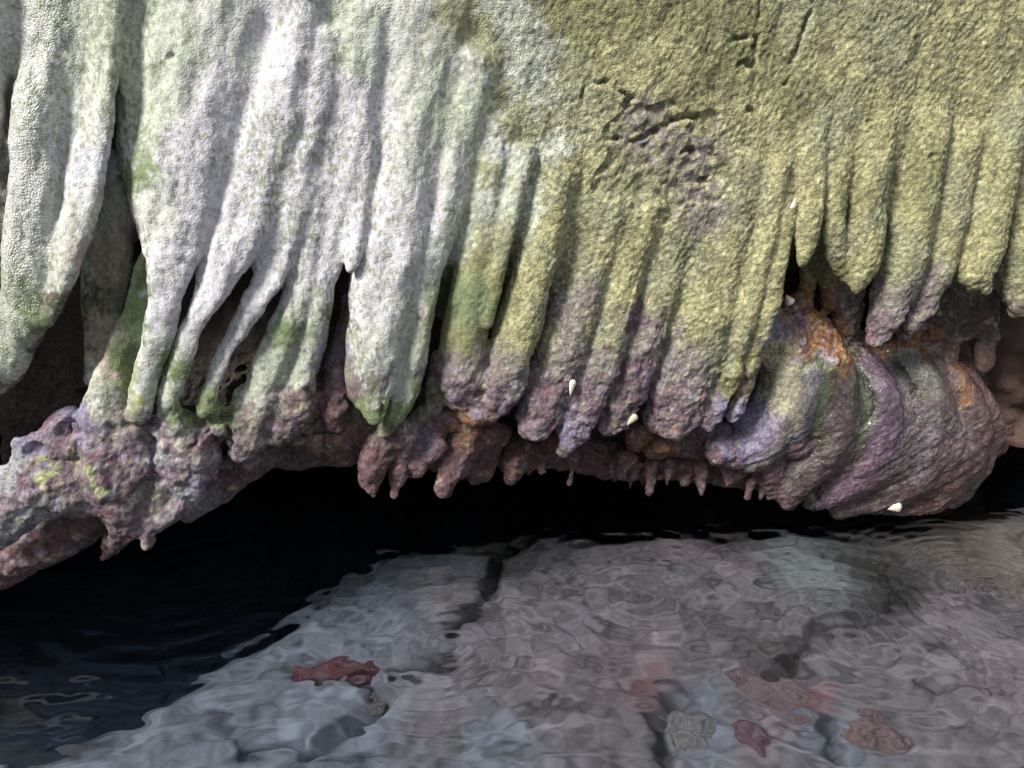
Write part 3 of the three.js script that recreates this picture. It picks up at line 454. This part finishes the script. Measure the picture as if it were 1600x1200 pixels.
// ------------------------------------------------------------------ sea bed
const bedMat = new THREE.MeshStandardMaterial({ vertexColors: true, roughness: 0.9 });
const bedLine = l => l.map(([x, y]) => onLevel(x, y, -0.17));
const clefts = [[[1170, 1090], [1215, 1060], [1245, 1035], [1300, 1005], [1345, 985], [1400, 945], [1370, 915], [1300, 895]], [[480, 1195], [530, 1160], [560, 1140], [600, 1105], [560, 1075]], [[400, 1180], [470, 1170]], [[1040, 1200], [1030, 1130], [1060, 1090]], [[1300, 1200], [1305, 1140]], [[720, 1000], [770, 930], [800, 870]], [[630, 1070], [700, 1040]], [[1440, 1090], [1530, 1090]]].map(bedLine);
const edgeL = bedLine([[-250, 1330], [0, 1190], [200, 1110], [330, 1030], [430, 965], [520, 905], [600, 862], [800, 838], [1100, 832], [1400, 828], [1800, 800]]);
const segDist = (p, a, b) => { const dx = b[0] - a[0], dy = b[1] - a[1], q = clamp(((p[0] - a[0]) * dx + (p[1] - a[1]) * dy) / (dx * dx + dy * dy)); return Math.hypot(p[0] - a[0] - dx * q, p[1] - a[1] - dy * q); };
function drop(x, z) {                                      // metres beyond the edge of the ledge, negative on it
  let d = 9; for (let i = 1; i < edgeL.length; i++) d = Math.min(d, segDist([x, z], edgeL[i - 1], edgeL[i]));
  let zi = null; for (let i = 1; i < edgeL.length; i++) if (x >= edgeL[i - 1][0] && x < edgeL[i][0]) zi = lerp(edgeL[i - 1][1], edgeL[i][1], (x - edgeL[i - 1][0]) / (edgeL[i][0] - edgeL[i - 1][0]));
  if (zi === null) zi = x < edgeL[0][0] ? 2 : edgeL[edgeL.length - 1][1];
  return z < zi ? d : -d;
}
const bedSpots = [['g', [700, 950, 900, 900, 1100, 940, 900, 1000, 1250, 1060, 1450, 1050, 1550, 1000, 700, 1150, 900, 1120, 1100, 1050, 1400, 1150, 800, 1060, 1000, 1160, 1250, 1000]], ['b', [600, 930, 560, 980, 680, 900, 480, 1020, 350, 1080, 450, 1120, 560, 1170, 250, 1150, 750, 1180, 1280, 1160, 1100, 1120, 150, 1200, 1080, 1160]], ['p', [830, 1070, 1000, 1060, 960, 1080, 1200, 1090, 1170, 1160, 1480, 980, 1080, 880, 1150, 900, 1560, 1080]], ['r', [1000, 1085, 1230, 1100]], ['t', [1220, 905, 1280, 920]], ['k', [1400, 950, 1360, 920, 780, 880, 1230, 1050]], ['o', [1540, 850, 1450, 870, 1580, 930]]]
  .flatMap(([c, xy]) => { const r = []; for (let i = 0; i < xy.length; i += 2) r.push({ p: onLevel(xy[i], xy[i + 1], -0.17), c: { g: [0.215, 0.192, 0.205], b: [0.215, 0.228, 0.265], p: [0.26, 0.21, 0.222], r: [0.20, 0.11, 0.115], t: [0.235, 0.245, 0.24], k: [0.06, 0.055, 0.05], o: [0.22, 0.18, 0.15] }[c] }); return r; });
function bedAt(x, z) {
  const e = drop(x + 0.05 * fbm(x * 6, z * 6, 1, 3), z + 0.05 * fbm(x * 6, z * 6, 7, 3));
  const wx = x + 0.03 * noise(x * 9, z * 9, 1), wz = z + 0.03 * noise(x * 9, z * 9, 5), c = cell(wx * 7, wz * 9, 2.5), c2 = cell(wx * 19, wz * 24, 7.5);
  let y = -0.23 + 0.05 * fbm(x * 3, z * 3, 4, 4) + 0.012 * sstep(0, 0.5, c[1] - c[0]) * RV[c[2]] + 0.003 * sstep(0, 0.4, c2[1] - c2[0]) * RV[(c2[2] + 9) & 255] + 0.008 * fbm(x * 18, z * 18, 1, 4);
  let cl = 9; for (const l of clefts) for (let i = 1; i < l.length; i++) cl = Math.min(cl, segDist([wx, wz], l[i - 1], l[i]));
  y -= 0.06 * Math.exp(-cl * cl / 0.00025);
  y -= 0.8 * sstep(-0.16, 0.42, e);
  const far = Math.max(0, z - 0.3); y -= far * 0.15;
  let r = 0, g = 0, b = 0, w = 0; const sx = x + 0.09 * fbm(x * 11, z * 14, 3, 5), sz = z + 0.08 * fbm(x * 11, z * 14, 8, 5);
  for (const q of bedSpots) { const d = (q.p[0] - sx) ** 2 + (q.p[1] - sz) ** 2 + 1e-5, k = 1 / (d * d); r += k * q.c[0]; g += k * q.c[1]; b += k * q.c[2]; w += k; }
  const m = clamp(1 + 0.8 * fbm(x * 8, z * 20, 3, 4) + 1.1 * fbm(x * 34, z * 60, 5, 5) + (RV[c2[2]] - 0.5) * 0.35 + (RV[c[2]] - 0.5) * 0.3, 0.4, 1.6);
  return [y, [r / w * m, g / w * m, b / w * m]];
}
const gx = u => u < 0.06 ? lerp(-14, -1.05, Math.sqrt(u / 0.06)) : u > 0.94 ? lerp(14, 1.6, Math.sqrt((1 - u) / 0.06)) : lerp(-1.05, 1.6, (u - 0.06) / 0.88);
const gz = v => v < 0.06 ? lerp(-5, -2.2, v / 0.06) : v > 0.9 ? lerp(14, -0.72, Math.sqrt((1 - v) / 0.1)) : lerp(-2.2, -0.72, (v - 0.06) / 0.84);
sheet('sea_bed', 440, 320, (u, v) => { const x = gx(u), z = gz(v), [y, c] = bedAt(x, z); return [x, y, z, c]; }, bedMat, 'structure');

// ------------------------------------------------------------------ water
const rings = [[1330, 1000, 0.05, 0.0016, 0.5], [1000, 930, 0.045, 0.0012, 0.4], [700, 1010, 0.03, 0.0010, 0.25], [300, 900, 0.06, 0.0012, 0.6], [1560, 930, 0.028, 0.0014, 0.3]].map(([x, y, l, a, r]) => [...onLevel(x, y, 0), l, a, r]);
function waterY(x, z) {
  let y = 0.004 * fbm(x * 5 + 3, z * 8, 2, 3) + 0.0036 * noise(x * 12, z * 24, 6) + 0.0008 * noise(x * 30, z * 60, 1);
  for (const [cx, cz, l, a, r] of rings) { const d = Math.hypot(x - cx, z - cz) + 0.015 * noise(x * 8, z * 8, 9); y += a * Math.sin(d / l * 6.2832) * Math.exp(-d * d / (r * r)); }
  return y;
}
{
  const nu = 440, nv = 320, P = [], ix = [];
  for (let j = 0; j <= nv; j++) for (let i = 0; i <= nu; i++) { const x = gx(i / nu) * 0.98, z = gz(j / nv) * 0.98; P.push(x, waterY(x, z), z); }
  for (let j = 0; j < nv; j++) for (let i = 0; i < nu; i++) { const a = j * (nu + 1) + i, b = a + 1, c = a + nu + 1, d = c + 1; ix.push(a, c, b, b, c, d); }
  const rim = []; for (let i = 0; i < nu; i++) rim.push(i); for (let j = 0; j < nv; j++) rim.push(j * (nu + 1) + nu); for (let i = nu; i > 0; i--) rim.push(nv * (nu + 1) + i); for (let j = nv; j > 0; j--) rim.push(j * (nu + 1));
  const base = P.length / 3; for (const r of rim) P.push(P[r * 3], -5, P[r * 3 + 2]); const mid = P.length / 3; P.push(0, -5, 0);
  for (let i = 0; i < rim.length; i++) { const k = (i + 1) % rim.length, a = rim[i], b = rim[k], c = base + i, d = base + k; ix.push(a, b, c, b, d, c, c, d, mid); }
  const g = new THREE.BufferGeometry(); g.setAttribute('position', new THREE.Float32BufferAttribute(P, 3)); g.setIndex(ix); g.computeVertexNormals();
  const water = new THREE.Mesh(g, new THREE.MeshPhysicalMaterial({ color: 0xffffff, roughness: 0.0, transmission: 1, thickness: 1, ior: 1.333, attenuationColor: new THREE.Color().setRGB(0.60, 0.645, 0.69), attenuationDistance: 0.5 }));
  water.name = 'water'; water.userData.kind = 'structure'; water.castShadow = water.receiveShadow = true; scene.add(water);
}
// ------------------------------------------------------------------ stones under the water
function stone(px, py, w, d, h, colour, label, turn = 0) {
  const [x, z] = onLevel(px, py, -0.17), g = new THREE.IcosahedronGeometry(1, 24), p = g.attributes.position, c = [], o = px * 0.37;
  for (let i = 0; i < p.count; i++) {
    const a = p.getX(i), b = p.getY(i), e = p.getZ(i), r = 1 + 0.35 * noise(a * 1.4 + o, b * 1.4, e * 1.4) + 0.12 * noise(a * 4 + o, b * 4, e * 4) + 0.05 * noise(a * 11 + o, b * 11, e * 11);
    p.setXYZ(i, a * w * r, Math.sign(b) * Math.pow(Math.abs(b), 0.7) * h * r, e * d * r);
    const m = clamp(1.15 + 1.3 * fbm(a * 4 + o, b * 4, e * 4, 5), 0.35, 2.2), q = 0.6 * sstep(0.08, 0.3, fbm(a * 3 + o, b * 3 + 5, e * 3, 4)); c.push(lerp(colour[0] * m, 0.2, q), lerp(colour[1] * m, 0.17, q), lerp(colour[2] * m, 0.17, q));
  }
  g.setAttribute('color', new THREE.Float32BufferAttribute(c, 3)); g.computeVertexNormals();
  const m = new THREE.Mesh(g, bedMat); m.name = stone.n ? `submerged_stone_${String(stone.n).padStart(3, '0')}` : 'submerged_stone'; stone.n = (stone.n ?? 0) + 1;
  m.position.set(x, bedAt(x, z)[0] + h * 0.1, z); m.rotation.y = turn; m.castShadow = m.receiveShadow = true;
  m.userData = { label, category: 'stone', group: 'stones lying under the shallow water' }; scene.add(m);
}
stone(525, 1072, 0.085, 0.025, 0.03, [0.11, 0.045, 0.05], 'long dark wine red stone under the water at lower left', 0.15);
stone(585, 1112, 0.026, 0.02, 0.02, [0.13, 0.12, 0.12], 'small rounded grey stone just below the long red stone', 0.4);
stone(1170, 1165, 0.03, 0.04, 0.02, [0.13, 0.07, 0.095], 'purple stone near the bottom edge right of centre', 0.5);
stone(1200, 1095, 0.07, 0.03, 0.02, [0.17, 0.12, 0.125], 'broad pinkish stone under water above the small purple one', -0.2);
stone(1075, 1150, 0.04, 0.05, 0.02, [0.17, 0.16, 0.16], 'flat grey stone beside the upright crack at the bottom', 0.2);
stone(1360, 1165, 0.05, 0.04, 0.025, [0.17, 0.115, 0.12], 'rose coloured stone at the bottom edge near the right corner', -0.4);

// ------------------------------------------------------------------ shells and pebbles caught in the cracks
function lodged(name, label, category, px, py, ncm, build) {
  const [s, t, n] = at(px, py, ncm / 100), g = new THREE.Group(); g.name = name; toWorld(s, t, n, g.position); g.rotation.y = YAW; g.userData = { label, category }; scene.add(g); build(g);
}
const shellMat = new THREE.MeshPhysicalMaterial({ color: 0xf2efe6, roughness: 0.45, clearcoat: 0.2, vertexColors: true });
function shellMesh(name, len, wid, thick, tint, turn, parent) {    // an elongated ribbed half shell, pointed at one end
  const nu = 36, nv = 20, P = [], Cc = [], ix = [];
  for (let j = 0; j <= nv; j++) for (let i = 0; i < nu; i++) {
    const v = j / nv, a = i / nu * 6.2832, prof = Math.pow(Math.sin(Math.PI * Math.pow(v, 0.48)), 0.95) * (1 + 0.05 * Math.sin(v * 34) + 0.1 * noise(Math.cos(a) * 1.5 + len * 300, Math.sin(a) * 1.5, v * 4));
    P.push(Math.cos(a) * wid * prof * (1 + 0.05 * Math.sin(a * 3)), (v - 0.5) * len, Math.sin(a) * thick * prof * (Math.sin(a) < 0 ? 0.3 : 1)); const k = 0.85 + 0.15 * Math.sin(v * 46) * 0.5, q = v > 0.8 ? 0.8 : 1; Cc.push(tint[0] * k, tint[1] * k * q, tint[2] * k * q * q);
  }
  for (let j = 0; j < nv; j++) for (let i = 0; i < nu; i++) { const a = j * nu + i, b = j * nu + (i + 1) % nu, c = a + nu, d = b + nu; ix.push(a, b, c, b, d, c); }
  const g = new THREE.BufferGeometry(); g.setAttribute('position', new THREE.Float32BufferAttribute(P, 3)); g.setAttribute('color', new THREE.Float32BufferAttribute(Cc, 3)); g.setIndex(ix); g.computeVertexNormals();
  const m = new THREE.Mesh(g, shellMat); m.name = name; m.rotation.z = turn; m.castShadow = m.receiveShadow = true; parent.add(m);
}
lodged('white_shell', 'narrow bright white shell wedged upright between two purple toed fingers', 'shell', 893, 606, 2.8, g => shellMesh('valve', 0.036, 0.0065, 0.006, [0.85, 0.86, 0.84], 3.0, g));
lodged('cream_shell', 'cream shell fragment stuck slanting below the fingers near the middle', 'shell', 986, 657, 1.6, g => { shellMesh('valve', 0.034, 0.008, 0.007, [0.6, 0.6, 0.47], 2.4, g); });
lodged('cone_shell', 'pale cone shaped shell under the big purple boss near the water', 'shell', 1397, 793, -1.5, g => shellMesh('valve', 0.036, 0.013, 0.01, [0.85, 0.76, 0.66], 1.75, g));
lodged('pale_pebble', 'pinkish white pebble in the dark hollow below the right hand teeth', 'pebble', 1232, 468, -1, g => shellMesh('pebble_body', 0.026, 0.010, 0.009, [0.62, 0.54, 0.54], 0.6, g));
lodged('white_chip', 'tiny white shell chip high in the narrow slit beside the teeth', 'shell', 1240, 318, 1.8, g => { shellMesh('valve', 0.024, 0.005, 0.005, [0.85, 0.84, 0.86], -0.25, g); });

renderer.render(scene, camera);
